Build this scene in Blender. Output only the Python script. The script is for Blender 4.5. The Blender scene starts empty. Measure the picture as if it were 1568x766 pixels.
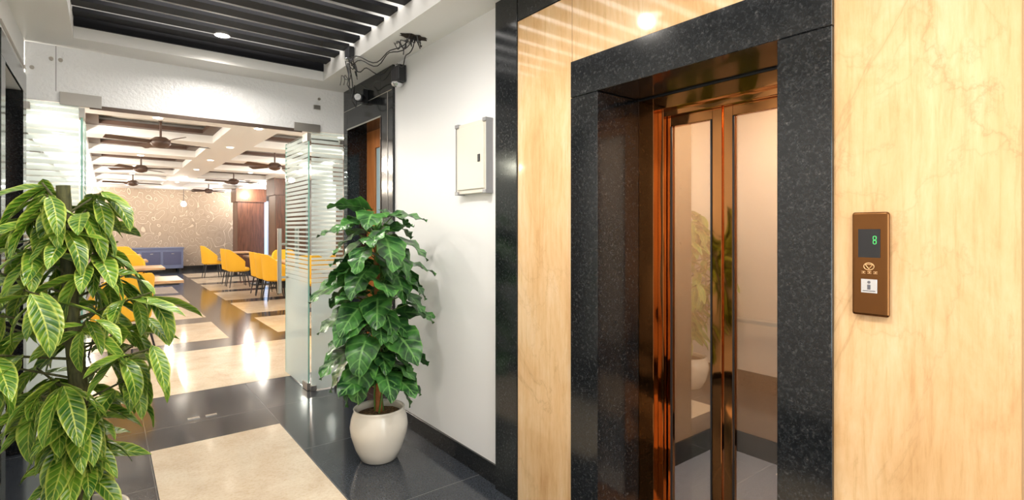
import bpy, math, random
from mathutils import Vector, Matrix
random.seed(7)
S=bpy.context.scene
try:
    S.view_settings.view_transform='Standard'
    S.view_settings.look='None'
except Exception: pass
# ---------------------------------------------------------------- materials
def newmat(name):
    m=bpy.data.materials.new(name); m.use_nodes=True
    nt=m.node_tree
    return m,nt,nt.nodes['Principled BSDF']
def P(name,col,rough=.5,metal=0,emit=None,es=0,coat=0,spec=None):
    m,nt,b=newmat(name)
    b.inputs['Base Color'].default_value=(*col,1); b.inputs['Roughness'].default_value=rough
    b.inputs['Metallic'].default_value=metal
    if coat: b.inputs['Coat Weight'].default_value=coat; b.inputs['Coat Roughness'].default_value=.03
    if emit: b.inputs['Emission Color'].default_value=(*emit,1); b.inputs['Emission Strength'].default_value=es
    if spec is not None: b.inputs['Specular IOR Level'].default_value=spec
    return m
def N(nt,t,**kw):
    n=nt.nodes.new(t)
    for k,v in kw.items():
        if k in n.inputs.keys(): n.inputs[k].default_value=v
        else: setattr(n,k,v)
    return n
def L(nt,a,b): nt.links.new(a,b)
def coord(nt,scale=(1,1,1),kind='Object',rot=(0,0,0)):
    tc=N(nt,'ShaderNodeTexCoord'); mp=N(nt,'ShaderNodeMapping')
    mp.inputs['Scale'].default_value=scale; mp.inputs['Rotation'].default_value=rot
    L(nt,tc.outputs[kind],mp.inputs['Vector']); return mp.outputs['Vector']
def ramp(nt,fac,stops):
    r=N(nt,'ShaderNodeValToRGB'); e=r.color_ramp.elements
    while len(e)<len(stops): e.new(.5)
    for i,(p,c) in enumerate(stops):
        e[i].position=p; e[i].color=(*c,1)
    L(nt,fac,r.inputs['Fac']); return r.outputs['Color']
def mixc(nt,fac,a,b,blend='MIX'):
    m=N(nt,'ShaderNodeMix',data_type='RGBA',blend_type=blend)
    for s,v in ((m.inputs[0],fac),(m.inputs[6],a),(m.inputs[7],b)):
        if isinstance(v,(int,float)): s.default_value=v
        elif isinstance(v,tuple): s.default_value=(*v,1)
        else: L(nt,v,s)
    return m.outputs[2]
def math_(nt,op,a,b=None,c=None):
    m=N(nt,'ShaderNodeMath',operation=op)
    for i,v in enumerate((a,b,c)):
        if v is None: continue
        if isinstance(v,(int,float)): m.inputs[i].default_value=v
        else: L(nt,v,m.inputs[i])
    return m.outputs[0]
def bump(nt,b,h,strength=.2,dist=.01):
    n=N(nt,'ShaderNodeBump'); n.inputs['Strength'].default_value=strength; n.inputs['Distance'].default_value=dist
    L(nt,h,n.inputs['Height']); L(nt,n.outputs['Normal'],b.inputs['Normal'])

def granite(name,base,speck,rough=.12,scale=90):
    m,nt,b=newmat(name)
    v=coord(nt)
    n1=N(nt,'ShaderNodeTexNoise',Scale=scale,Detail=6.0,Roughness=.75); L(nt,v,n1.inputs['Vector'])
    n2=N(nt,'ShaderNodeTexVoronoi',Scale=scale*1.6); L(nt,v,n2.inputs['Vector'])
    c1=ramp(nt,n1.outputs['Fac'],[(.42,base),(.58,tuple(x*2.0+.004 for x in base)),(.70,speck)])
    c2=ramp(nt,n2.outputs['Distance'],[(.10,speck),(.2,(0,0,0))])
    L(nt,mixc(nt,.5,c1,c2,'ADD'),b.inputs['Base Color'])
    b.inputs['Roughness'].default_value=rough
    return m
granite_black=granite('black_granite',(.006,.007,.008),(.075,.073,.072),.13,75)
def marble(name,cols,vs=(1.6,1.6,.42),rough=.2,vein=(.42,.2,.07),va=.35):
    m,nt,b=newmat(name)
    v=coord(nt,vs)
    n=N(nt,'ShaderNodeTexNoise',Scale=2.6,Detail=14.0,Roughness=.68,Distortion=.4); L(nt,v,n.inputs['Vector'])
    c=ramp(nt,n.outputs['Fac'],[(.28,cols[0]),(.43,cols[1]),(.56,cols[2]),(.72,cols[3])])
    # fine vertical travertine streaks
    v3=coord(nt,(26,26,2.0))
    n3=N(nt,'ShaderNodeTexNoise',Scale=2.0,Detail=8.0,Roughness=.72,Distortion=.3); L(nt,v3,n3.inputs['Vector'])
    g=ramp(nt,n3.outputs['Fac'],[(.32,(.82,.74,.62)),(.50,(.97,.95,.91)),(.66,(1.0,1.0,1.0))])
    c=mixc(nt,.85,c,g,'MULTIPLY')
    # two families of thin irregular cracks
    for sc,rt,th,k in ((.7,.35,.56,1.0),(1.1,-.25,.45,.6)):
        vv=coord(nt,(1.3,1.6,.75),rot=(rt,0,0))
        n2=N(nt,'ShaderNodeTexNoise',Scale=sc,Detail=12.0,Roughness=.60,Distortion=.9); L(nt,vv,n2.inputs['Vector'])
        a=math_(nt,'ABSOLUTE',math_(nt,'SUBTRACT',n2.outputs['Fac'],th))
        q=va*k
        f=ramp(nt,a,[(0,(q,q,q)),(.003,(q*.35,)*3),(.014,(0,0,0))])
        c=mixc(nt,f,c,vein)
    L(nt,c,b.inputs['Base Color']); b.inputs['Roughness'].default_value=rough
    return m
marble_wall=marble('beige_marble',[(.62,.37,.17),(.73,.475,.245),(.78,.545,.31),(.83,.65,.44)],(2.0,2.0,.6),.07,(.42,.24,.10),.42)
marble_floor=marble('cream_marble_tile',[(.62,.49,.36),(.70,.585,.45),(.76,.655,.52),(.80,.715,.59)],(1.2,1.2,1.2),.1,(.6,.42,.28),.2)
def floormat():
    m,nt,b=newmat('dark_floor_granite')
    v=coord(nt)
    n=N(nt,'ShaderNodeTexNoise',Scale=120.0,Detail=4.0); L(nt,v,n.inputs['Vector'])
    c=ramp(nt,n.outputs['Fac'],[(.4,(.028,.033,.042)),(.7,(.054,.062,.075))])
    sep=N(nt,'ShaderNodeSeparateXYZ'); L(nt,v,sep.inputs[0])
    def line(o,off,per):
        a=math_(nt,'FRACT',math_(nt,'DIVIDE',math_(nt,'ADD',o,100*per-off),per))
        return math_(nt,'LESS_THAN',a,.004)
    l=math_(nt,'MAXIMUM',line(sep.outputs['X'],.22,.83),line(sep.outputs['Y'],.55,1.03))
    c=mixc(nt,l,c,(.16,.16,.16))
    L(nt,c,b.inputs['Base Color']); b.inputs['Roughness'].default_value=.12
    return m
floor_dark=floormat()
white=P('white_paint',(.84,.83,.81),.55)
ceil_white=P('ceiling_paint',(.84,.83,.81),.7)
def wallmat():
    m,nt,b=newmat('white_wall_paint')
    n=N(nt,'ShaderNodeTexNoise',Scale=160.0,Detail=3.0); L(nt,coord(nt),n.inputs['Vector'])
    b.inputs['Base Color'].default_value=(.83,.835,.84,1); b.inputs['Roughness'].default_value=.5
    bump(nt,b,n.outputs['Fac'],.08,.002); return m
wall_white=wallmat()
slat_black=P('slat_black',(.006,.006,.009),.55,spec=.25)
def copper():
    m,nt,b=newmat('copper_mirror_steel')
    b.inputs['Base Color'].default_value=(.47,.205,.07,1); b.inputs['Metallic'].default_value=1; b.inputs['Roughness'].default_value=.06
    n=N(nt,'ShaderNodeTexNoise',Scale=3.5,Detail=1.0); L(nt,coord(nt,(1,1,.6)),n.inputs['Vector'])
    bump(nt,b,n.outputs['Fac'],.5,.07); return m
copper_m=copper()
gold_m=P('rose_gold_steel',(.19,.085,.03),.12,1)
steel=P('brushed_steel',(.55,.52,.48),.3,1)
chrome=P('polished_steel',(.80,.78,.74),.15,1)
steel_d=P('dark_bronze_metal',(.16,.12,.10),.35,1)
black=P('black_plastic',(.015,.015,.017),.35)
darkgrey=P('grey_plastic',(.10,.10,.11),.5)
def glassm(name,tint,gl,fac,rough=.0):
    m=bpy.data.materials.new(name); m.use_nodes=True; nt=m.node_tree; nt.nodes.clear()
    o=N(nt,'ShaderNodeOutputMaterial'); mx=N(nt,'ShaderNodeMixShader'); t=N(nt,'ShaderNodeBsdfTransparent'); g=N(nt,'ShaderNodeBsdfGlossy')
    t.inputs[0].default_value=(*tint,1); g.inputs[0].default_value=(*gl,1); g.inputs['Roughness'].default_value=rough
    mx.inputs[0].default_value=fac
    L(nt,t.outputs[0],mx.inputs[1]); L(nt,g.outputs[0],mx.inputs[2]); L(nt,mx.outputs[0],o.inputs[0]); return m
door_glass=glassm('tinted_lift_glass',(.74,.66,.56),(.95,.85,.75),.27)
clear_glass=glassm('clear_glass',(.93,.96,.95),(1,1,1),.07)
edge_glass=P('glass_edge_green',(.25,.5,.42),.1)
def striped():
    m=bpy.data.materials.new('striped_frosted_glass'); m.use_nodes=True; nt=m.node_tree; nt.nodes.clear()
    o=N(nt,'ShaderNodeOutputMaterial')
    t=N(nt,'ShaderNodeBsdfTransparent'); t.inputs[0].default_value=(.86,.92,.92,1)
    g=N(nt,'ShaderNodeBsdfGlossy'); g.inputs['Roughness'].default_value=0
    a=N(nt,'ShaderNodeMixShader'); a.inputs[0].default_value=.08; L(nt,t.outputs[0],a.inputs[1]); L(nt,g.outputs[0],a.inputs[2])
    d=N(nt,'ShaderNodeBsdfDiffuse'); d.inputs[0].default_value=(.80,.86,.86,1)
    tr=N(nt,'ShaderNodeBsdfTranslucent'); tr.inputs[0].default_value=(.80,.87,.87,1)
    f=N(nt,'ShaderNodeMixShader'); f.inputs[0].default_value=.45; L(nt,d.outputs[0],f.inputs[1]); L(nt,tr.outputs[0],f.inputs[2])
    sep=N(nt,'ShaderNodeSeparateXYZ'); L(nt,coord(nt),sep.inputs[0]); z=sep.outputs['Z']
    fr=math_(nt,'FRACT',math_(nt,'MULTIPLY',z,24.0))
    mr=N(nt,'ShaderNodeValToRGB'); e=mr.color_ramp; e.interpolation='CONSTANT'
    for i,(p,c) in enumerate([(0,1.0),(.40,.88),(.46,.72),(.50,.5),(.54,.38),(.62,.55),(.68,.66)]):
        el=e.elements[i] if i<2 else e.elements.new(p)
        el.position=p; el.color=(c,c,c,1)
    L(nt,math_(nt,'DIVIDE',z,2.4),mr.inputs['Fac'])
    s=math_(nt,'LESS_THAN',fr,mr.outputs['Color'])
    s=math_(nt,'MULTIPLY',s,.62)
    mx=N(nt,'ShaderNodeMixShader'); L(nt,s,mx.inputs[0]); L(nt,a.outputs[0],mx.inputs[1]); L(nt,f.outputs[0],mx.inputs[2])
    L(nt,mx.outputs[0],o.inputs[0]); return m
stripe_glass=striped()
def frosted():
    m,nt,b=newmat('frosted_glass')
    b.inputs['Base Color'].default_value=(.80,.81,.82,1); b.inputs['Roughness'].default_value=.2
    n=N(nt,'ShaderNodeTexNoise',Scale=38.0,Detail=3.0); L(nt,coord(nt),n.inputs['Vector'])
    bump(nt,b,n.outputs['Fac'],.8,.012)
    out=nt.nodes['Material Output']
    tr=N(nt,'ShaderNodeBsdfTranslucent'); tr.inputs[0].default_value=(.90,.92,.94,1)
    mx=N(nt,'ShaderNodeMixShader'); mx.inputs[0].default_value=.3
    L(nt,b.outputs[0],mx.inputs[1]); L(nt,tr.outputs[0],mx.inputs[2]); L(nt,mx.outputs[0],out.inputs[0])
    return m
frost=frosted()
door_frost=P('door_frosted_glass',(.35,.50,.58),.25)
def wood(name,a,b_,scale=(8,8,.8),rough=.3):
    m,nt,b=newmat(name)
    n=N(nt,'ShaderNodeTexNoise',Scale=3.0,Detail=8.0,Distortion=1.0); L(nt,coord(nt,scale),n.inputs['Vector'])
    L(nt,ramp(nt,n.outputs['Fac'],[(.3,a),(.7,b_)]),b.inputs['Base Color']); b.inputs['Roughness'].default_value=rough; return m
wood_dark=wood('dark_walnut',(.06,.022,.012),(.15,.06,.032))
wood_door=wood('door_teak',(.42,.13,.03),(.62,.24,.07))
wood_table=wood('table_oak',(.40,.22,.10),(.62,.40,.22),(2,8,8))
yellow=P('yellow_fabric',(.80,.43,.018),.7)
blue_grey=P('blue_grey_laminate',(.13,.155,.27),.35)
con_panel=P('console_panel',(.07,.08,.16),.3)
coffer_brown=P('coffer_brown',(.085,.048,.035),.45)
coffer_in=P('coffer_panel',(.70,.64,.55),.7)
lamp_e=P('downlight_lens',(1,1,1),.5,emit=(1,.90,.74),es=12)
cream_cer=P('cream_ceramic',(.82,.76,.66),.22,coat=.4)
def soilm():
    m,nt,b=newmat('coir_soil')
    n=N(nt,'ShaderNodeTexNoise',Scale=60.0,Detail=6.0); L(nt,coord(nt),n.inputs['Vector'])
    L(nt,ramp(nt,n.outputs['Fac'],[(.35,(.05,.025,.01)),(.65,(.30,.17,.08))]),b.inputs['Base Color'])
    b.inputs['Roughness'].default_value=.9; bump(nt,b,n.outputs['Fac'],1,.02); return m
soil=soilm()
trunkm=wood('plant_stem',(.035,.04,.015),(.12,.12,.04),(20,20,5),.7)
coir=wood('coir_pole',(.30,.10,.03),(.50,.2,.07),(30,30,10),.8)
stem_g=P('petiole_green',(.12,.25,.04),.5)
def leafm(name,dark,mid,vein,freq,slant,edgec,ew,rough=.3,va=.75):
    m,nt,b=newmat(name)
    uv=N(nt,'ShaderNodeUVMap'); sep=N(nt,'ShaderNodeSeparateXYZ'); L(nt,uv.outputs[0],sep.inputs[0])
    u=math_(nt,'ABSOLUTE',math_(nt,'SUBTRACT',math_(nt,'MULTIPLY',math_(nt,'FRACT',sep.outputs['X']),2.0),1.0)); v=sep.outputs['Y']
    n=N(nt,'ShaderNodeTexNoise',Scale=14.0,Detail=4.0); L(nt,coord(nt),n.inputs['Vector'])
    c=mixc(nt,ramp(nt,n.outputs['Fac'],[(.38,(0,0,0)),(.62,(1,1,1))]),dark,mid)
    w=math_(nt,'SINE',math_(nt,'MULTIPLY',math_(nt,'SUBTRACT',math_(nt,'MULTIPLY',v,freq),math_(nt,'MULTIPLY',u,slant)),6.283))
    f=ramp(nt,w,[(.80,(0,0,0)),(.98,(va,va,va))])
    c=mixc(nt,f,c,vein)
    f2=ramp(nt,u,[(.03,(.9,.9,.9)),(.09,(0,0,0))])
    c=mixc(nt,f2,c,vein)
    f3=ramp(nt,math_(nt,'ADD',u,math_(nt,'MULTIPLY',math_(nt,'SUBTRACT',n.outputs['Fac'],.5),.5)),[(ew,(0,0,0)),(min(1,ew+.15),(.8,.8,.8))])
    c=mixc(nt,f3,c,edgec)
    L(nt,c,b.inputs['Base Color']); b.inputs['Roughness'].default_value=rough
    bump(nt,b,w,.35,.003)
    return m
leaf_a=leafm('variegated_leaf',(.035,.12,.010),(.15,.30,.025),(.46,.54,.09),9,1.6,(.46,.54,.09),.74,.30,.6)
leaf_b=leafm('pothos_leaf',(.012,.055,.016),(.06,.21,.04),(.17,.38,.10),4.5,1.2,(.12,.34,.05),.85,.33,.5)
def paper():
    m,nt,b=newmat('leaf_pattern_wallpaper')
    v=coord(nt,(1,1,.8))
    n=N(nt,'ShaderNodeTexNoise',Scale=1.5,Detail=2.0); L(nt,v,n.inputs['Vector'])
    vv=mixc(nt,.35,v,n.outputs['Color'],'ADD')
    t=N(nt,'ShaderNodeTexVoronoi',feature='SMOOTH_F1',Scale=4.0); t.inputs['Smoothness'].default_value=.3; L(nt,vv,t.inputs['Vector'])
    s=math_(nt,'ABSOLUTE',math_(nt,'SINE',math_(nt,'MULTIPLY',t.outputs['Distance'],9.0)))
    c=ramp(nt,s,[(.0,(.60,.49,.37)),(.12,(.52,.42,.32)),(.28,(.29,.22,.165)),(.8,(.35,.27,.20))])
    L(nt,c,b.inputs['Base Color']); b.inputs['Roughness'].default_value=.6; return m
wallpaper=paper()
window_blue=P('window_daylight',(.3,.5,.9),.2,emit=(.45,.65,1),es=1.2)
cab_wall=P('lift_cab_panel',(.66,.52,.38),.3,0)
cab_floor=P('lift_cab_floor',(.50,.66,1.0),.35)
green_e=P('display_digit',(.1,1,.2),.5,emit=(.1,1,.25),es=.9)
panel_beige=P('panel_enamel',(.70,.67,.59),.4)
panel_trim=P('panel_trim_grey',(.33,.33,.34),.4,.4)
btn=P('silver_button',(.75,.76,.78),.25,.8)
btn_dark=P('button_symbol',(.12,.12,.14),.4)
gold_mark=P('gold_marking',(.85,.55,.28),.35,.6)
joint=P('joint_grout',(.45,.28,.15),.6)

# ---------------------------------------------------------------- mesh builder
class MB:
    def __init__(s): s.v=[];s.f=[];s.m=[];s.uv=[];s.mats=[];s.sm=[]
    def mi(s,m):
        if m not in s.mats: s.mats.append(m)
        return s.mats.index(m)
    def add(s,vs,fs,m,uvs=None,smooth=False):
        o=len(s.v); s.v+= [tuple(x) for x in vs]; s.uv+= uvs if uvs else [(0,0)]*len(vs)
        k=s.mi(m)
        for f in fs: s.f.append([o+i for i in f]); s.m.append(k); s.sm.append(smooth)
    def box(s,x0,x1,y0,y1,z0,z1,m):
        s.add([(x0,y0,z0),(x1,y0,z0),(x1,y1,z0),(x0,y1,z0),(x0,y0,z1),(x1,y0,z1),(x1,y1,z1),(x0,y1,z1)],
              [(0,3,2,1),(4,5,6,7),(0,1,5,4),(1,2,6,5),(2,3,7,6),(3,0,4,7)],m)
    def tube(s,p0,p1,r0,r1,m,n=10,caps=True):
        p0=Vector(p0);p1=Vector(p1); d=(p1-p0).normalized()
        a=d.orthogonal().normalized(); b=d.cross(a)
        vs=[];
        for p,r in((p0,r0),(p1,r1)):
            for i in range(n):
                t=2*math.pi*i/n; vs.append(p+(a*math.cos(t)+b*math.sin(t))*r)
        fs=[(i,(i+1)%n,n+(i+1)%n,n+i) for i in range(n)]
        s.add(vs,fs,m,smooth=True)
        if caps: s.add(vs,[tuple(reversed(range(n))),tuple(range(n,2*n))],m)
    def path(s,pts,r,m,n=6):
        for a,b in zip(pts[:-1],pts[1:]): s.tube(a,b,r,r,m,n,False)
    def lathe(s,prof,cx,cy,m,n=40,z0=0):
        vs=[(cx+r*math.cos(2*math.pi*i/n),cy+r*math.sin(2*math.pi*i/n),z0+z) for r,z in prof for i in range(n)]
        fs=[(j*n+i,j*n+(i+1)%n,(j+1)*n+(i+1)%n,(j+1)*n+i) for j in range(len(prof)-1) for i in range(n)]
        s.add(vs,fs,m,smooth=True)
    def grid(s,fn,nu,nv,m,smooth=True):
        vs=[fn(i/nu,j/nv) for j in range(nv+1) for i in range(nu+1)]
        fs=[(j*(nu+1)+i,j*(nu+1)+i+1,(j+1)*(nu+1)+i+1,(j+1)*(nu+1)+i) for j in range(nv) for i in range(nu)]
        s.add(vs,fs,m,smooth=smooth)
    def leaf(s,base,az,pitch,Lg,W,droop,m,kind='long',roll=0,fold=.25,ruf=0,clip=None):
        nv=9; us=(-1,-.55,0,.55,1)
        p=Vector(base); vs=[];uvs=[]
        ph=random.random()*6
        for j in range(nv+1):
            v=j/nv; pt=pitch-droop*v
            T=Vector((math.cos(az)*math.cos(pt),math.sin(az)*math.cos(pt),math.sin(pt)))
            Sd=Vector((-math.sin(az),math.cos(az),0)); Nn=T.cross(Sd)
            Sr=Sd*math.cos(roll)+Nn*math.sin(roll); Nr=Nn*math.cos(roll)-Sd*math.sin(roll)
            if j: p=p+T*(Lg/nv)
            if kind=='long': w=W*(max(0,math.sin(math.pi*min(1,v**.85)))**.8)
            else: w=W*((min(1,v/.22)**.5)*max(0,(1-v)/.78)**.62 if v>.22 else (v/.22)**.45*1.0)
            for u in us:
                q=p+Sr*u*w+Nr*(abs(u)*w*fold)+Nr*ruf*math.sin(v*17+ph+u*2)*abs(u)
                if kind=='heart': q=q-T*Lg*.28*abs(u)*max(0,1-v*2.2)**1.5
                vs.append(q); uvs.append(((u*.96+1)/2,v))
        if clip and any(clip(q) for q in vs): return False
        nu=4
        fs=[(j*5+i,j*5+i+1,(j+1)*5+i+1,(j+1)*5+i) for j in range(nv) for i in range(nu)]
        s.add(vs,fs,m,uvs,True); return True
    def obj(s,name,loc=(0,0,0),rotz=0,parent=None,bevel=0,seg=2,solid=0,sub=0):
        me=bpy.data.meshes.new(name); me.from_pydata(s.v,[],s.f)
        for m in s.mats: me.materials.append(m)
        me.polygons.foreach_set('material_index',s.m); me.polygons.foreach_set('use_smooth',s.sm)
        ul=me.uv_layers.new(name='UVMap')
        for l in me.loops: ul.data[l.index].uv=s.uv[l.vertex_index]
        me.update()
        o=bpy.data.objects.new(name,me); S.collection.objects.link(o); o.location=loc; o.rotation_euler=(0,0,rotz)
        if solid: md=o.modifiers.new('sol','SOLIDIFY'); md.thickness=solid; md.offset=0
        if bevel: md=o.modifiers.new('bev','BEVEL'); md.width=bevel; md.segments=seg; md.limit_method='ANGLE'
        if sub: md=o.modifiers.new('sub','SUBSURF'); md.levels=sub; md.render_levels=sub
        if parent: o.parent=parent
        return o
def empty(name,loc=(0,0,0)):
    e=bpy.data.objects.new(name,None); e.location=loc; e.empty_display_size=.1; S.collection.objects.link(e); return e
def quick(name,boxes,**kw):
    b=MB()
    for x in boxes: b.box(*x)
    return b.obj(name,**kw)
XE=1.77; XW=1.80; XL=-.45; YP=4.9; HC=2.8; YB=-2.6; XM=XE
# ---------------------------------------------------------------- floor
fl=MB()
fl.box(-4.2,4.8,YB-.2,22.4,-.1,0,floor_dark)
def slab(x0,x1,y0,y1): fl.box(x0,x1,y0,y1,-.01,.0015,marble_floor)
slab(.23,1.045,2.35,4.235); slab(.23,1.045,-.4,1.5)
slab(-.3,3.55,5.55,7.42)
for (y0,y1) in [(8.0,9.53),(10.08,11.68),(12.2,13.8),(14.3,15.9),(16.4,18.0),(18.5,20.1)]:
    for (x0,x1) in [(-2.5,-.92),(-.3,1.32),(1.95,3.55)]: slab(x0,x1,y0,y1)
fl.obj('floor')
# ---------------------------------------------------------------- right wall
YO0,YO1=.816,1.617; YF0,YF1=.65,1.79
quick('wall_right_marble',[(XE,2.05,YB,YF0,0,2.63,marble_wall)])
quick('wall_right_marble',[(XE,2.05,YF1,2.213,0,2.63,marble_wall)])
quick('wall_right_marble',[(XE,2.05,YF0,YF1,2.301,2.63,marble_wall)])
quick('trim_marble_joints',[(XE-.0012,XE,.229,.232,0,2.63,joint),(XE-.0012,XE,YF1+.002,YF1+.005,2.30,2.63,joint)])
gb=granite_black
ev=empty('elevator')
quick('granite_surround',[(XE-.015,2.05,YF0,YO0,0,2.125,gb),(XE-.015,2.05,YO1,YF1,0,2.125,gb),(XE-.015,2.05,YF0,YF1,2.127,2.30,gb)],bevel=.002,seg=1,parent=ev)
quick('trim_granite_band',[(XE-.003,2.05,YB,2.213,2.633,HC,gb),(XE-.008,2.05,2.2135,2.412,0,HC,gb)],bevel=.002,seg=1)
quick('wall_right',[(XW,2.05,2.412,3.81,0,HC,wall_white)])
quick('baseboard_right',[(XW-.015,XW,2.4125,3.809,0,.115,gb)],bevel=.002,seg=1)
quick('trim_door_right',[(XW-.02,2.05,3.81,4.04,0,HC,gb),(XW-.02,2.05,4.79,4.888,0,HC,gb),(XW-.02,2.05,4.04,4.79,2.42,HC,gb),
   (XW-.024,XW-.02,3.825,4.87,2.60,2.606,steel),(XW-.024,XW-.02,3.90,3.904,0,2.60,steel),(XW-.026,XW-.02,4.03,4.04,0,2.42,steel_d),(XW-.026,XW-.02,4.03,4.79,2.42,2.432,steel)],bevel=.0015,seg=1)
d=MB()
d.box(1.97,2.02,4.045,4.20,0.005,2.42,wood_door); d.box(1.97,2.02,4.60,4.79,0.005,2.42,wood_door)
d.box(1.97,2.02,4.20,4.60,.005,.25,wood_door); d.box(1.97,2.02,4.20,4.60,2.25,2.42,wood_door)
d.box(1.985,2.0,4.20,4.60,.25,2.25,door_frost)
d.tube((1.93,4.24,.95),(1.93,4.24,1.25),.01,.01,steel)
d.tube((1.93,4.24,1.0),(1.975,4.24,1.0),.007,.007,steel);d.tube((1.93,4.24,1.2),(1.975,4.24,1.2),.007,.007,steel)
d.obj('door_1',bevel=.003)
quick('wall_behind_door_right',[(2.03,2.15,3.9,4.88,0,HC,wood_dark)])
# left wall
quick('wall_left',[(XL-.15,XL,YB,3.80,0,HC,wall_white),(XL-.15,XL,3.80,4.888,2.42,HC,wall_white)])
quick('baseboard_left',[(XL,XL+.015,YB,3.80,0,.17,gb)])
quick('trim_door_left',[(XL-.15,XL+.012,3.802,3.95,0,2.419,gb),(XL-.15,XL+.012,4.72,4.888,0,2.419,gb),(XL,XL+.012,3.802,4.888,2.42,2.56,gb),
   (XL,XL+.014,3.802,4.888,2.60,2.605,steel)],bevel=.002,seg=1)
quick('door_2',[(XL-.13,XL-.09,3.95,4.72,.005,2.419,black),(XL-.09,XL-.088,4.05,4.62,.2,2.25,wood_dark)])
# back wall, with an unseen window added around the fill lamp
quick('wall_back',[(XL-.15,0,YB-.15,YB,0,HC,wall_white),(1.3,2.05,YB-.15,YB,0,HC,wall_white),(0,1.3,YB-.15,YB,2.4,HC,wall_white)])
quick('added_fill_window',[(0,.04,YB-.1,YB-.05,0,2.4,steel_d),(1.26,1.3,YB-.1,YB-.05,0,2.4,steel_d),(.63,.67,YB-.1,YB-.05,0,2.4,steel_d),(.04,1.26,YB-.1,YB-.05,2.36,2.4,steel_d),(.04,1.26,YB-.08,YB-.075,0,2.36,clear_glass)])
# hall ceiling
quick('ceiling_hall',[(XL-.15,2.05,YB-.15,4.95,3.12,3.2,ceil_white),
  (1.5,2.05,YB-.15,4.95,HC,3.12,ceil_white),(XL-.15,-.18,YB-.15,4.95,HC,3.12,ceil_white),
  (-.18,1.5,4.62,4.95,HC,3.12,ceil_white),(-.18,1.5,YB-.15,0.2,HC,3.12,ceil_white)])
sl=MB(); y=4.54
while y>.3:
    sl.box(-.178,1.498,y-.12,y,2.925,2.95,slat_black); y-=.215
sl.box(-.178,1.498,4.60,4.618,2.88,2.96,slat_black)
sl.obj('ceiling_slats')
# ---------------------------------------------------------------- glass partition
gp=empty('glass_partition')
b=MB(); b.box(XL+.003,1.782,YP-.006,YP+.006,2.40,2.797,frost); b.obj('transom_glass',parent=gp)
b=MB(); b.box(XL+.003,-.16,YP-.006,YP+.006,.01,2.395,stripe_glass); b.box(1.485,1.776,YP-.006,YP+.006,.01,2.395,stripe_glass); b.obj('fixed_side_glass',parent=gp)
b=MB()
b.box(-.265,-.03,YP-.018,YP+.018,2.385,2.475,steel); b.box(1.33,1.56,YP-.018,YP+.018,2.385,2.46,steel)
b.box(-.10,1.40,YP-.008,YP+.008,2.376,2.405,steel_d)
for x in (-.285,):
    b.box(x-.0015,x+.0015,YP-.008,YP-.006,2.475,2.797,darkgrey)
for x,z in ((-.31,2.70),(-.26,2.70),(XL+.04,2.62),(1.55,2.70)):
    b.tube((x,YP-.02,z),(x,YP-.006,z),.013,.013,steel,14)
b.box(1.50,1.56,YP-.02,YP+.02,2.60,2.64,steel)
b.box(XL+.003,XL+.03,YP-.02,YP+.02,2.33,2.38,steel); b.box(1.74,1.779,YP-.02,YP+.02,2.30,2.34,steel)
for x in (XL+.04,-.19,1.50,1.72): b.box(x-.025,x+.025,YP-.02,YP+.02,0.002,.05,steel)
b.obj('patch_fittings',parent=gp,bevel=.003)
def gdoor(name,xh,sgn):
    e=empty(name)
    b=MB(); b.box(xh-.006,xh+.006,YP+.03,YP+.80,.012,2.375,stripe_glass)
    b.box(xh-.0065,xh+.0065,YP+.795,YP+.803,.012,2.375,edge_glass); b.box(xh-.0065,xh+.0065,YP+.028,YP+.032,.012,2.375,edge_glass)
    b.obj('leaf_glass',parent=e)
    b=MB(); b.box(xh-.018,xh+.018,YP+.022,YP+.17,2.31,2.384,steel); b.box(xh-.018,xh+.018,YP+.022,YP+.17,.004,.07,steel)
    for s in(-1,1):
        b.tube((xh+s*.085,YP+.72,.84),(xh+s*.085,YP+.72,1.50),.021,.021,steel,14)
        for z in(1.0,1.34): b.tube((xh,YP+.72,z),(xh+s*.085,YP+.72,z),.012,.012,steel,10)
    b.obj('handle_and_pivots',parent=e,bevel=.002)
gdoor('glass_door',1.47,1); gdoor('glass_door',-.145,-1)
quick('floor_door_stop',[(.50,.58,YP-.15,YP-.12,.0,.006,steel),(.62,.70,YP-.15,YP-.12,.0,.006,steel)])
# ---------------------------------------------------------------- elevator
b=MB()
b.box(2.05,2.085,1.53,YO1,0,2.12,copper_m); b.box(2.05,2.085,YO0,.91,0,2.12,copper_m); b.box(2.05,2.085,.91,1.53,2.06,2.12,copper_m)
b.box(2.085,2.11,1.50,YO1,0,2.12,copper_m); b.box(2.085,2.11,YO0,.93,0,2.12,copper_m); b.box(2.085,2.11,.93,1.50,2.03,2.12,copper_m)
b.box(2.05,2.2,YO0,YO1,2.12,2.2,black)
b.box(XE,2.11,YO0+.001,YO1-.001,0,.004,steel)
b.obj('door_frame_copper',parent=ev,bevel=.003)
def leafdoor(nm,y0,y1,s0,s1):
    b=MB(); x0,x1=2.115,2.15
    b.box(x0,x1,y0,y0+s0,.006,2.06,copper_m); b.box(x0,x1,y1-s1,y1,.006,2.06,copper_m)
    b.box(x0,x1,y0+s0,y1-s1,.006,.10,copper_m); b.box(x0,x1,y0+s0,y1-s1,1.985,2.06,copper_m)
    g=.008
    b.box(x0-.004,x0+.004,y0+s0,y0+s0+g,.10,1.985,black);b.box(x0-.004,x0+.004,y1-s1-g,y1-s1,.10,1.985,black)
    b.box(x0+.012,x0+.018,y0+s0,y1-s1,.10,1.985,door_glass)
    b.obj(nm,parent=ev,bevel=.002)
leafdoor('door_leaf_a',.86,1.2105,.06,.040); leafdoor('door_leaf_b',1.2205,1.58,.045,.10)
b=MB(); x0,x1,y0,y1=2.2,3.35,.45,1.95
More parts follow.
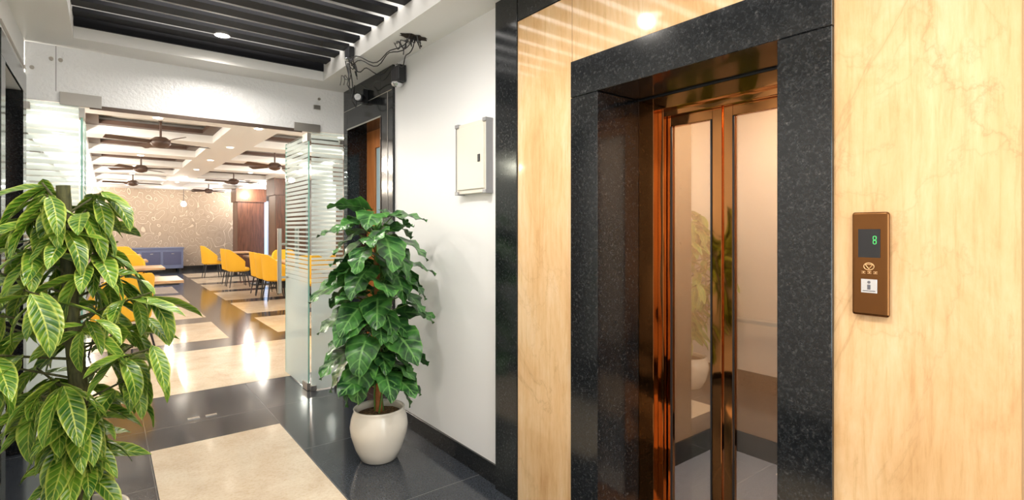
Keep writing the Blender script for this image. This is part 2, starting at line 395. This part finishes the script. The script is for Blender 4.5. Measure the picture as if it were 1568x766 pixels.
b.box(x0,x1,y0,y1,-.02,.003,cab_floor); b.box(x1,x1+.05,y0,y1,0,2.3,cab_wall); b.box(x0,x1,y1,y1+.05,0,2.3,cab_wall); b.box(x0,x1,y0-.05,y0,0,2.3,cab_wall)
b.box(x0,x1,y0,y1,2.3,2.35,white)
for yy in (.95,1.45): b.box(x1-.008,x1,yy-.01,yy+.01,0,2.3,copper_m)
b.box(x1-.012,x1,y0,y1,.0,.14,black); b.box(x0,x1,y1-.012,y1,0,.14,black)
b.box(x0+.3,x0+.55,y1-.02,y1,.8,1.8,copper_m)
b.box(x0,x0+.01,y0,.75,0,2.3,black); b.box(x0,x0+.01,1.66,y1,0,2.3,black)
b.tube((x1-.06,y0+.1,.9),(x1-.06,y1-.1,.9),.018,.018,steel)
b.obj('lift_cab',parent=ev)
# call panel
b=MB(); pc=.5495; x=XE
b.box(x-.016,x-.001,pc-.047,pc+.047,1.244,1.548,gold_m)
cp=empty('elevator_call_panel')
b.obj('face_plate',parent=cp,bevel=.013,seg=5)
b=MB(); b.box(x-.0185,x-.0155,pc-.026,pc+.029,1.415,1.498,black)
yc=pc-.014
for dz in (0,.012): 
    for zz in (1.455,1.4655): b.box(x-.0192,x-.0184,yc-.002,yc+.004,zz+dz-.0005,zz+dz+.0005,green_e)
    for s in(-.0037,.0037): b.box(x-.0192,x-.0184,yc+.001+s-.0005,yc+.001+s+.0005,1.456+dz,1.465+dz,green_e)
b.box(x-.020,x-.0155,pc-.019,pc+.021,1.312,1.352,btn)
b.box(x-.0208,x-.0198,pc-.003,pc+.005,1.322,1.336,btn_dark); b.tube((x-.0208,pc+.001,1.343),(x-.0198,pc+.001,1.343),.004,.004,btn_dark,12)
b.box(x-.0208,x-.0198,pc-.015,pc+.017,1.317,1.319,btn_dark)
r=.013
for i in range(20):
    a0=2*math.pi*i/20;a1=2*math.pi*(i+1)/20
    b.tube((x-.017,pc+.002+r*math.cos(a0),1.389+.8*r*math.sin(a0)),(x-.017,pc+.002+r*math.cos(a1),1.389+.8*r*math.sin(a1)),.0012,.0012,gold_mark,6,False)
for a in((-.008,1.395,.012,1.395),(-.008,1.395,.002,1.382),(.012,1.395,.002,1.382)):
    b.tube((x-.017,pc+a[0],a[1]),(x-.017,pc+a[2],a[3]),.001,.001,gold_mark,6)
for k in(-.015,0,.015): b.box(x-.0175,x-.0155,pc+k-.004,pc+k+.006,1.368,1.3695,gold_mark); b.box(x-.0175,x-.0155,pc+k-.004,pc+k+.006,1.373,1.3745,gold_mark); b.box(x-.0175,x-.0155,pc+k,pc+k+.0015,1.368,1.374,gold_mark)
b.obj('display_and_button',parent=cp,bevel=.0003,seg=1)
# electrical panel
b=MB(); y0,y1,z0,z1=2.49,2.82,1.715,2.15
b.box(XW-.045,XW-.001,y0,y1,z0,z1,panel_beige); b.box(XW-.052,XW-.045,y0+.02,y1-.02,z0+.025,z1-.025,panel_beige)
for yy in(y0-.006,y1-.03):
    b.box(XW-.055,XW-.001,yy,yy+.036,z0-.006,z0+.016,panel_trim); b.box(XW-.055,XW-.001,yy,yy+.036,z1-.016,z1+.006,panel_trim)
b.box(XW-.05,XW-.001,y0-.005,y0,z0,z1,panel_trim);b.box(XW-.05,XW-.001,y1,y1+.005,z0,z1,panel_trim)
b.box(XW-.056,XW-.052,y0+.055,y0+.08,1.90,1.945,black)
b.obj('electrical_panel_box',bevel=.003)
# ---------------------------------------------------------------- cables and emergency lamps
def cable(mb,p0,p1,sag,wig,r=.004,n=16):
    p0=Vector(p0);p1=Vector(p1);pts=[]
    ph=random.random()*6
    for i in range(n+1):
        t=i/n; q=p0.lerp(p1,t); q.z-=sag*4*t*(1-t); q.x+=wig*math.sin(t*9+ph)*t*(1-t)*2; q.y+=wig*math.cos(t*7+ph)*t*(1-t)*3; q.z+=wig*.5*math.sin(t*13+ph)
        q.x=min(q.x,XW-.025 if q.y<3.8 else 1.77); pts.append(q)
    mb.path(pts,r,black if random.random()<.6 else darkgrey,6)
b=MB()
cable(b,(1.66,3.2,2.795),(1.74,3.66,2.74),.05,.03); cable(b,(1.62,3.22,2.795),(1.42,3.85,2.80),.08,.04)
cable(b,(1.66,3.25,2.795),(1.50,3.95,2.78),.05,.05); cable(b,(1.74,3.72,2.74),(1.46,3.9,2.78),.06,.05)
cable(b,(1.45,3.95,2.80),(1.68,4.35,2.72),.12,.04); cable(b,(1.48,3.95,2.8),(1.70,4.35,2.66),.2,.05); cable(b,(1.45,3.9,2.75),(1.66,4.3,2.62),.1,.06)
cable(b,(1.74,3.7,2.74),(1.72,4.3,2.72),.05,.03); cable(b,(1.6,3.2,2.795),(1.72,3.5,2.795),-.0,.03)
for i in range(6): cable(b,(1.62+random.uniform(-.05,.05),3.15+random.uniform(-.05,.1),2.80),(1.62+random.uniform(-.1,.1),3.3+random.uniform(-.1,.1),2.78),.03,.04,.003,10)
for i in range(5): cable(b,(1.47,3.85,2.82),(1.47+random.uniform(-.05,.12),4.0+random.uniform(-.1,.2),2.75+random.uniform(-.1,.05)),.05,.06,.003,10)
b.obj('cable_bundle')
b=MB(); n=22; vs=[(1.64+(.10+.015*math.sin(i*2.3))*math.cos(2*math.pi*i/n),3.18+(.05+.012*math.sin(i*3.1))*math.sin(2*math.pi*i/n),2.7985) for i in range(n)]
b.add(vs,[tuple(range(n))],P('hole_dark',(.03,.02,.015),.9)); b.obj('ceiling_cable_hole')
def emerg(name,x,y,z,s=1):
    b=MB(); b.box(x-.06*s,x,y-.08*s,y+.08*s,z-.05*s,z+.09*s,black)
    for k in range(5): b.box(x-.064*s,x-.06*s,y-.07*s+k*.032*s,y-.058*s+k*.032*s,z-.03*s,z+.07*s,darkgrey)
    b.lathe([(.0,-.085*s),(.035*s,-.08*s),(.05*s,-.06*s),(.045*s,-.045*s),(0,-.045*s)],x-.045*s,y,btn,20,z)
    b.tube((x-.03*s,y,z-.06*s),(x-.03*s,y,z-.03*s),.012,.012,black)
    b.obj(name,bevel=.004)
emerg('emergency_light',1.79,3.67,2.66,.9); emerg('emergency_light',1.495,3.93,2.84,.62)
b=MB(); b.tube((1.735,4.32,2.62),(1.66,4.22,2.60),.035,.035,black,16); b.tube((1.66,4.22,2.60),(1.65,4.207,2.5995),.028,.028,btn,16)
b.box(1.73,1.779,4.29,4.36,2.58,2.70,black); b.obj('security_camera',bevel=.004)
# ---------------------------------------------------------------- plants
def pot(name,cx,cy,prof,soilz,soilr,parent):
    b=MB(); b.lathe(prof,cx,cy,cream_cer,48); b.obj('pot',parent=parent)
    b=MB()
    def f(u,v):
        a=2*math.pi*u; r=soilr*v; return (cx+r*math.cos(a),cy+r*math.sin(a),soilz+.02*(1-v)+random.uniform(-.004,.004)*(v>0))
    b.grid(f,24,6,soil); b.obj('soil',parent=parent)
# pothos with pole
pe=empty('potted_pothos'); cx,cy=1.40,3.20
pot('p',cx,cy,[(0.0,.0),(.10,.0),(.115,.01),(.15,.08),(.178,.17),(.184,.22),(.177,.27),(.165,.305),(.158,.325),(.163,.335),(.155,.338),(.145,.325),(.148,.29)],.29,.147,pe)
b=MB(); b.tube((cx,cy,.29),(cx-.02,cy,1.42),.022,.018,coir,12); 
for i in range(3):
    a=i*2.1; pts=[(cx+.03*math.cos(a+t*.6),cy+.03*math.sin(a+t*.6),.29+t*.11) for t in range(11)]; b.path(pts,.006,stem_g)
b.obj('pole',parent=pe)
b=MB(); clip=lambda q:q[0]>XW-.02
golden=2.399963; k=0; zz=.48
while zz<1.57:
    t=(zz-.48)/1.09
    R=.17+.09*t
    if t>.93: R=.15
    az=k*golden+random.uniform(-.3,.3); k+=1
    base=Vector((cx-.02*t,cy,zz-.05)); r0=R*random.uniform(.45,1.0)
    tip=base+Vector((math.cos(az)*r0,math.sin(az)*r0,.07+.05*random.random()))
    sc=random.uniform(.88,1.25)*(1 if t<.9 else .85)
    ok=b.leaf(tip,az,random.uniform(-.8,.1) if t<.88 else random.uniform(-.1,.6),.215*sc,.102*sc,random.uniform(.4,1.1),leaf_b,'heart',random.uniform(-.45,.45),.12,.014,clip)
    if ok: b.tube(base,tip,.004,.003,stem_g,6,False)
    zz+=.0128
for az,p in((0.3,1.35),(2.5,1.2)): b.leaf((cx-.02,cy,1.42),az,p,.18,.035,.2,leaf_b,'long',0,.4)
b.obj('leaves',parent=pe)
# large variegated plant
pe=empty('potted_croton'); cx,cy=-.095,2.86
pot('p',cx,cy,[(0,0),(.12,0),(.135,.01),(.17,.08),(.19,.16),(.195,.20),(.185,.25),(.17,.28),(.176,.29),(.165,.292),(.155,.28),(.158,.25)],.255,.158,pe)
b=MB(); pts=[(cx+.005,cy,.25),(cx+.01,cy+.0,.7),(cx-.02,cy,1.1),(cx-.05,cy+.02,1.68)]
for i,(p,q) in enumerate(zip(pts[:-1],pts[1:])): b.tube(p,q,.040-.006*i,.036-.006*i,trunkm,14)
b.obj('trunk',parent=pe)
b=MB(); clip=lambda q:q[0]<XL+.02
def prof(z):
    P_=[(.40,.16),(.55,.20),(.68,.24),(.80,.38),(.95,.52),(1.1,.58),(1.25,.50),(1.38,.36),(1.5,.32),(1.7,.30)]
    for (a,ra),(c,rc) in zip(P_[:-1],P_[1:]):
        if a<=z<=c: return ra+(rc-ra)*(z-a)/(c-a)
    return .15
nb=44
for i in range(nb):
    z=.48+1.18*(i/(nb-1))
    az=i*golden
    R=prof(z); rb=max(.03,R-.18)*random.uniform(.55,1.1)
    tx=cx-.05*max(0,(z-.7)/1.0)
    base=Vector((tx,cy,z-.08)); tip=Vector((tx+math.cos(az)*rb,cy+math.sin(az)*rb,z+.03))
    if tip.x<XL+.04: tip.x=XL+.04
    b.tube(base,tip,.006,.004,trunkm,6,False)
    nl=7
    for j in range(nl):
        a=az+(j-(nl-1)/2)*.6+random.uniform(-.3,.3)
        f=random.uniform(.5,1)
        o=base.lerp(tip,f)+Vector((0,0,random.uniform(-.02,.02)))
        sc=random.uniform(.8,1.25)
        b.leaf(o,a,random.uniform(-.9,.2),.215*sc,.034*sc,random.uniform(.3,1.2),leaf_a,'long',random.uniform(-.6,.6),.3,.002,clip)
b.obj('leaves',parent=pe)
# ---------------------------------------------------------------- dining room shell
quick('wall_dining_far',[(-4.2,4.8,22.0,22.2,0,3.3,wallpaper)])
quick('baseboard_dining_far',[(-4,4.6,21.97,22,0,.15,gb)])
quick('wall_dining_left',[(-4.2,-4,5.05,22,0,3.3,wall_white)])
quick('wall_dining_right',[(4.6,4.8,5.05,17.5,0,3.3,wall_white),(4.6,4.8,21.6,22,0,3.3,wall_white),(4.6,4.8,17.5,21.6,0,.5,wall_white),(4.6,4.8,17.5,21.6,2.5,3.3,wall_white)])
quick('window_2',[(4.7,4.72,17.5,21.6,.5,2.5,window_blue)]+[(4.66,4.70,17.5+k*1.0,17.56+k*1.0,.5,2.5,white) for k in range(5)])
quick('wall_dining_front',[(-4.2,XL-.15,4.9,5.05,0,3.3,wall_white),(2.05,4.8,4.95,5.05,0,3.3,wall_white),(XL-.15,2.05,4.951,5.05,2.8,3.3,wall_white)])
c=MB(); H=2.88
xs=[(-2.55,-.9),(-.25,1.35),(1.95,3.55)]; ys=[(8.0+2.1*k,9.6+2.1*k) for k in range(6)]
xe=[-4]+[v for p in xs for v in p]+[4.6]; ye=[5.05]+[v for p in ys for v in p]+[22.0]
for i in range(len(xe)-1):
    for j in range(len(ye)-1):
        x0,x1,y0,y1=xe[i],xe[i+1],ye[j],ye[j+1]
        if (x0,x1) in xs and (y0,y1) in ys:
            c.box(x0,x1,y0,y1,3.12,3.25,coffer_in)
            w=.16; z0,z1=3.00,3.06
            c.box(x0,x1,y0,y0+w,z0,z1,coffer_brown);c.box(x0,x1,y1-w,y1,z0,z1,coffer_brown)
            c.box(x0,x0+w,y0+w,y1-w,z0,z1,coffer_brown);c.box(x1-w,x1,y0+w,y1-w,z0,z1,coffer_brown)
        else: c.box(x0,x1,y0,y1,H,3.25,ceil_white)
c.obj('ceiling_dining')
def column(x,y,w):
    b=MB(); b.box(x-w/2,x+w/2,y-w/2,y+w/2,0,2.88,wood_dark)
    b.box(x-w/2-.05,x+w/2+.05,y-w/2-.05,y+w/2+.05,2.42,2.87,wood_dark); b.box(x-w/2-.03,x+w/2+.03,y-w/2-.03,y+w/2+.03,0,.15,gb)
    for s in(-.5,.5):
        b.box(x-w/2-.004,x-w/2,y+s*w*.9-.02,y+s*w*.9+.02,.2,2.4,coffer_brown)
    b.obj('dining_column',bevel=.01)
column(3.95,20.2,.85); column(4.05,15.6,.80); column(4.15,10.5,.72)
# fans
def fan(x,y,rot):
    b=MB()
    b.tube((0,0,3.12),(0,0,2.78),.015,.015,coffer_brown); b.lathe([(0,.0),(.06,.0),(.03,-.10),(0,-.10)],0,0,coffer_brown,20,3.12)
    b.lathe([(0,2.80),(.07,2.79),(.12,2.75),(.125,2.70),(.09,2.66),(.03,2.64),(0,2.64)],0,0,coffer_brown,28)
    for k in range(4):
        a=rot+k*math.pi/2; ca,sa=math.cos(a),math.sin(a)
        vs=[]
        for (r,w,dz) in((.10,.03,0),(.2,.045,0),(.62,.075,.0),(.66,.05,0)):
            for s in(-1,1):
                vs.append((ca*r-sa*w*s,sa*r+ca*w*s,2.72+.018*s))
        b.add(vs,[(0,1,3,2),(2,3,5,4),(4,5,7,6)],coffer_brown)
    b.obj('ceiling_fan',loc=(x,y,0),solid=0)
for x,y,r in((.6,8.85,.3),(.55,13.0,.9),(.55,17.2,.2),(2.6,10.9,.5),(2.6,15.1,.1),(2.6,19.3,.7)): fan(x,y,r)
# buffet console
b=MB(); b.box(.25,2.1,21.3,21.9,.12,.80,blue_grey); b.box(.22,2.13,21.27,21.93,.80,.84,blue_grey)
for x in(.3,1.98): b.box(x,x+.07,21.33,21.4,0,.12,black); b.box(x,x+.07,21.8,21.87,0,.12,black)
for k in range(3): b.box(.32+k*.6,.84+k*.6,21.285,21.3,.25,.70,con_panel); b.box(.55+k*.6,.63+k*.6,21.275,21.285,.62,.64,steel)
b.obj('buffet_console',bevel=.006)
# chairs, tables
def chairmesh():
    b=MB()
    def se(u,v):
        a=2*math.pi*u; r=[0,.85,1,1,.93,.7,0][int(round(v*6))]; z=[.40,.40,.42,.46,.49,.505,.505][int(round(v*6))]
        ex=lambda q:math.copysign(abs(q)**.65,q)
        return (.25*r*ex(math.cos(a)),.25*r*ex(math.sin(a))+.01,z)
    b.grid(se,28,6,yellow)
    for side in(0,1):
        def bk(u,v):
            a=math.radians(165+210*u)
            c=abs(u-.5)*2
            top=.96-.30*max(0,(c-.3)/.7)**1.3
            z=.43+(top-.43)*v; rr=.27+.05*v*(1-c*.6)+(.03 if side else 0)
            return (rr*math.cos(a),rr*.98*math.sin(a)+.03,z)
        b.grid(bk,24,8,yellow)
    def rim(u,v):
        a=math.radians(165+210*u); c=abs(u-.5)*2; top=.96-.30*max(0,(c-.3)/.7)**1.3
        rr=.27+.05*(1-c*.6)+.03*v; return (rr*math.cos(a),rr*.98*math.sin(a)+.03,top+.008*math.sin(math.pi*v))
    b.grid(rim,24,3,yellow)
    for sx in(-1,1):
        for sy in(-1,1): b.tube((sx*.17,sy*.17,.41),(sx*.24,sy*.23,0),.017,.010,black,8)
    return b
cm=chairmesh(); base=cm.obj('dining_chair')
def chair(x,y,rot,first=[True]):
    if first[0]: o=base; first[0]=False
    else: o=bpy.data.objects.new('dining_chair',base.data); S.collection.objects.link(o)
    o.location=(x,y,0); o.rotation_euler=(0,0,rot)
def table(x,y,w=.8,dd=.8,top=wood_table):
    b=MB(); b.box(-w/2,w/2,-dd/2,dd/2,.72,.76,top); b.box(-.05,.05,-.05,.05,.03,.72,black); b.box(-.25,.25,-.25,.25,0,.03,black)
    b.box(-w/2+.05,w/2-.05,-dd/2+.05,dd/2-.05,.69,.72,black)
    b.obj('dining_table',loc=(x,y,0),bevel=.004)
q=math.pi/2
table(3.29,15.2,.66,1.3,wood_dark); chair(2.66,14.85,-q); chair(2.66,15.5,-q)
table(3.48,12.3,.8,1.7); chair(2.83,11.7,-q); chair(2.83,12.3,-q); chair(2.85,12.92,-q)
table(3.4,9.5,.8,.8); chair(3.15,10.3,math.pi); chair(3.4,8.75,0)
chair(4.2,12.3,q); chair(4.2,11.6,q); chair(3.5,13.6,math.pi)
table(3.2,18.3,.8,.8); chair(2.55,18.3,-q)
table(.42,9.2,.9,.9); chair(.15,7.75,.5)
table(.42,12.2,.9,.9); chair(.3,13.0,math.pi)
table(.3,15.0,.9,.9); chair(.3,15.8,math.pi)
table(.3,18.0,.9,.9); chair(.3,18.8,math.pi)
table(-2,8.6); chair(-2,7.8,0); chair(-2,9.4,math.pi)
# pendant
b=MB(); b.tube((2.1,21.2,2.88),(2.1,21.2,2.45),.008,.008,black); b.lathe([(0,2.45),(.04,2.44),(.09,2.36),(.07,2.28),(0,2.26)],2.1,21.2,lamp_e,16); b.obj('pendant_lamp')
# ---------------------------------------------------------------- lights
def lamp(kind,name,loc,power,col=(1,.86,.68),**kw):
    l=bpy.data.lights.new(name,kind); l.energy=power; l.color=col
    for k,v in kw.items(): setattr(l,k,v)
    o=bpy.data.objects.new(name,l); o.location=loc; S.collection.objects.link(o); return o
b=MB()
for y in [5.7,6.8]+[7.8+2.1*k for k in range(7)]:
    for x in(-3.2,-.57,.5,1.65,2.8,4.0):
        b.lathe([(0,-.004),(.05,-.004)],x,y,lamp_e,16,H-.003); b.lathe([(.05,-.006),(.065,-.003)],x,y,white,16,H)
b.obj('dining_downlights')
for y in (6.2,8.9,11.0,13.1,15.2,17.3,19.4,21.2):
    for x in (-.57,3.8):
        lamp('POINT','dining_lamp',(x,y,2.66),76,(1,.91,.79),shadow_soft_size=.06)
for y in (17.3,20.9): lamp('POINT','dining_lamp',(1.65,y,2.70),36,(1,.90,.76),shadow_soft_size=.06)
lamp('POINT','dining_lamp',(-2.8,8,2.7),80,shadow_soft_size=.05); lamp('POINT','dining_lamp',(-2.8,14,2.7),80,shadow_soft_size=.05)
b=MB()
for y in(4.33,2.13,.93,-.8):
    z=2.925 if y>0 else HC-.002
    b.lathe([(0,-.006),(.036,-.006),(.05,-.002)],.67,y,lamp_e,20,z)
b.obj('hall_downlights')
for y in(4.33,2.2,.9,-.8):
    lamp('SPOT','hall_spot',(.67,y,2.78 if y<0 else 2.9),70 if y<4 else 55,(1,.93,.84),spot_size=2.7,spot_blend=.6,shadow_soft_size=.035)
a=lamp('AREA','hall_area',(.66,2.3,3.10),85,(1,.96,.90),shape='RECTANGLE',size=1.3,size_y=4.0)  # area lamp added above the slats to brighten the hall ceiling
a=lamp('AREA','hall_fill_area',(.6,-1.3,2.78),50,(1,.96,.90),shape='RECTANGLE',size=1.4,size_y=2.0)  # unseen area lamp added under the near ceiling to lift hall brightness
a=lamp('AREA','rear_fill_area',(.65,YB-.3,1.4),58,(.9,.95,1),shape='RECTANGLE',size=1.2,size_y=2.2); a.rotation_euler=(q,0,0)  # lamp added behind the camera for frontal fill
lamp('POINT','cab_lamp',(2.8,1.2,2.15),48,(1,.95,.9),shadow_soft_size=.1)
w=bpy.data.worlds.new('world'); S.world=w; w.use_nodes=True
w.node_tree.nodes['Background'].inputs[0].default_value=(.8,.88,1,1); w.node_tree.nodes['Background'].inputs[1].default_value=.6
# ---------------------------------------------------------------- camera
cd=bpy.data.cameras.new('camera'); co=bpy.data.objects.new('camera',cd); S.collection.objects.link(co)
co.location=(0,0,1.5); co.rotation_euler=(q,0,-math.radians(38)); cd.sensor_width=36; cd.lens=36*794/1568; cd.shift_y=-33/1568; cd.clip_start=.02
S.camera=co
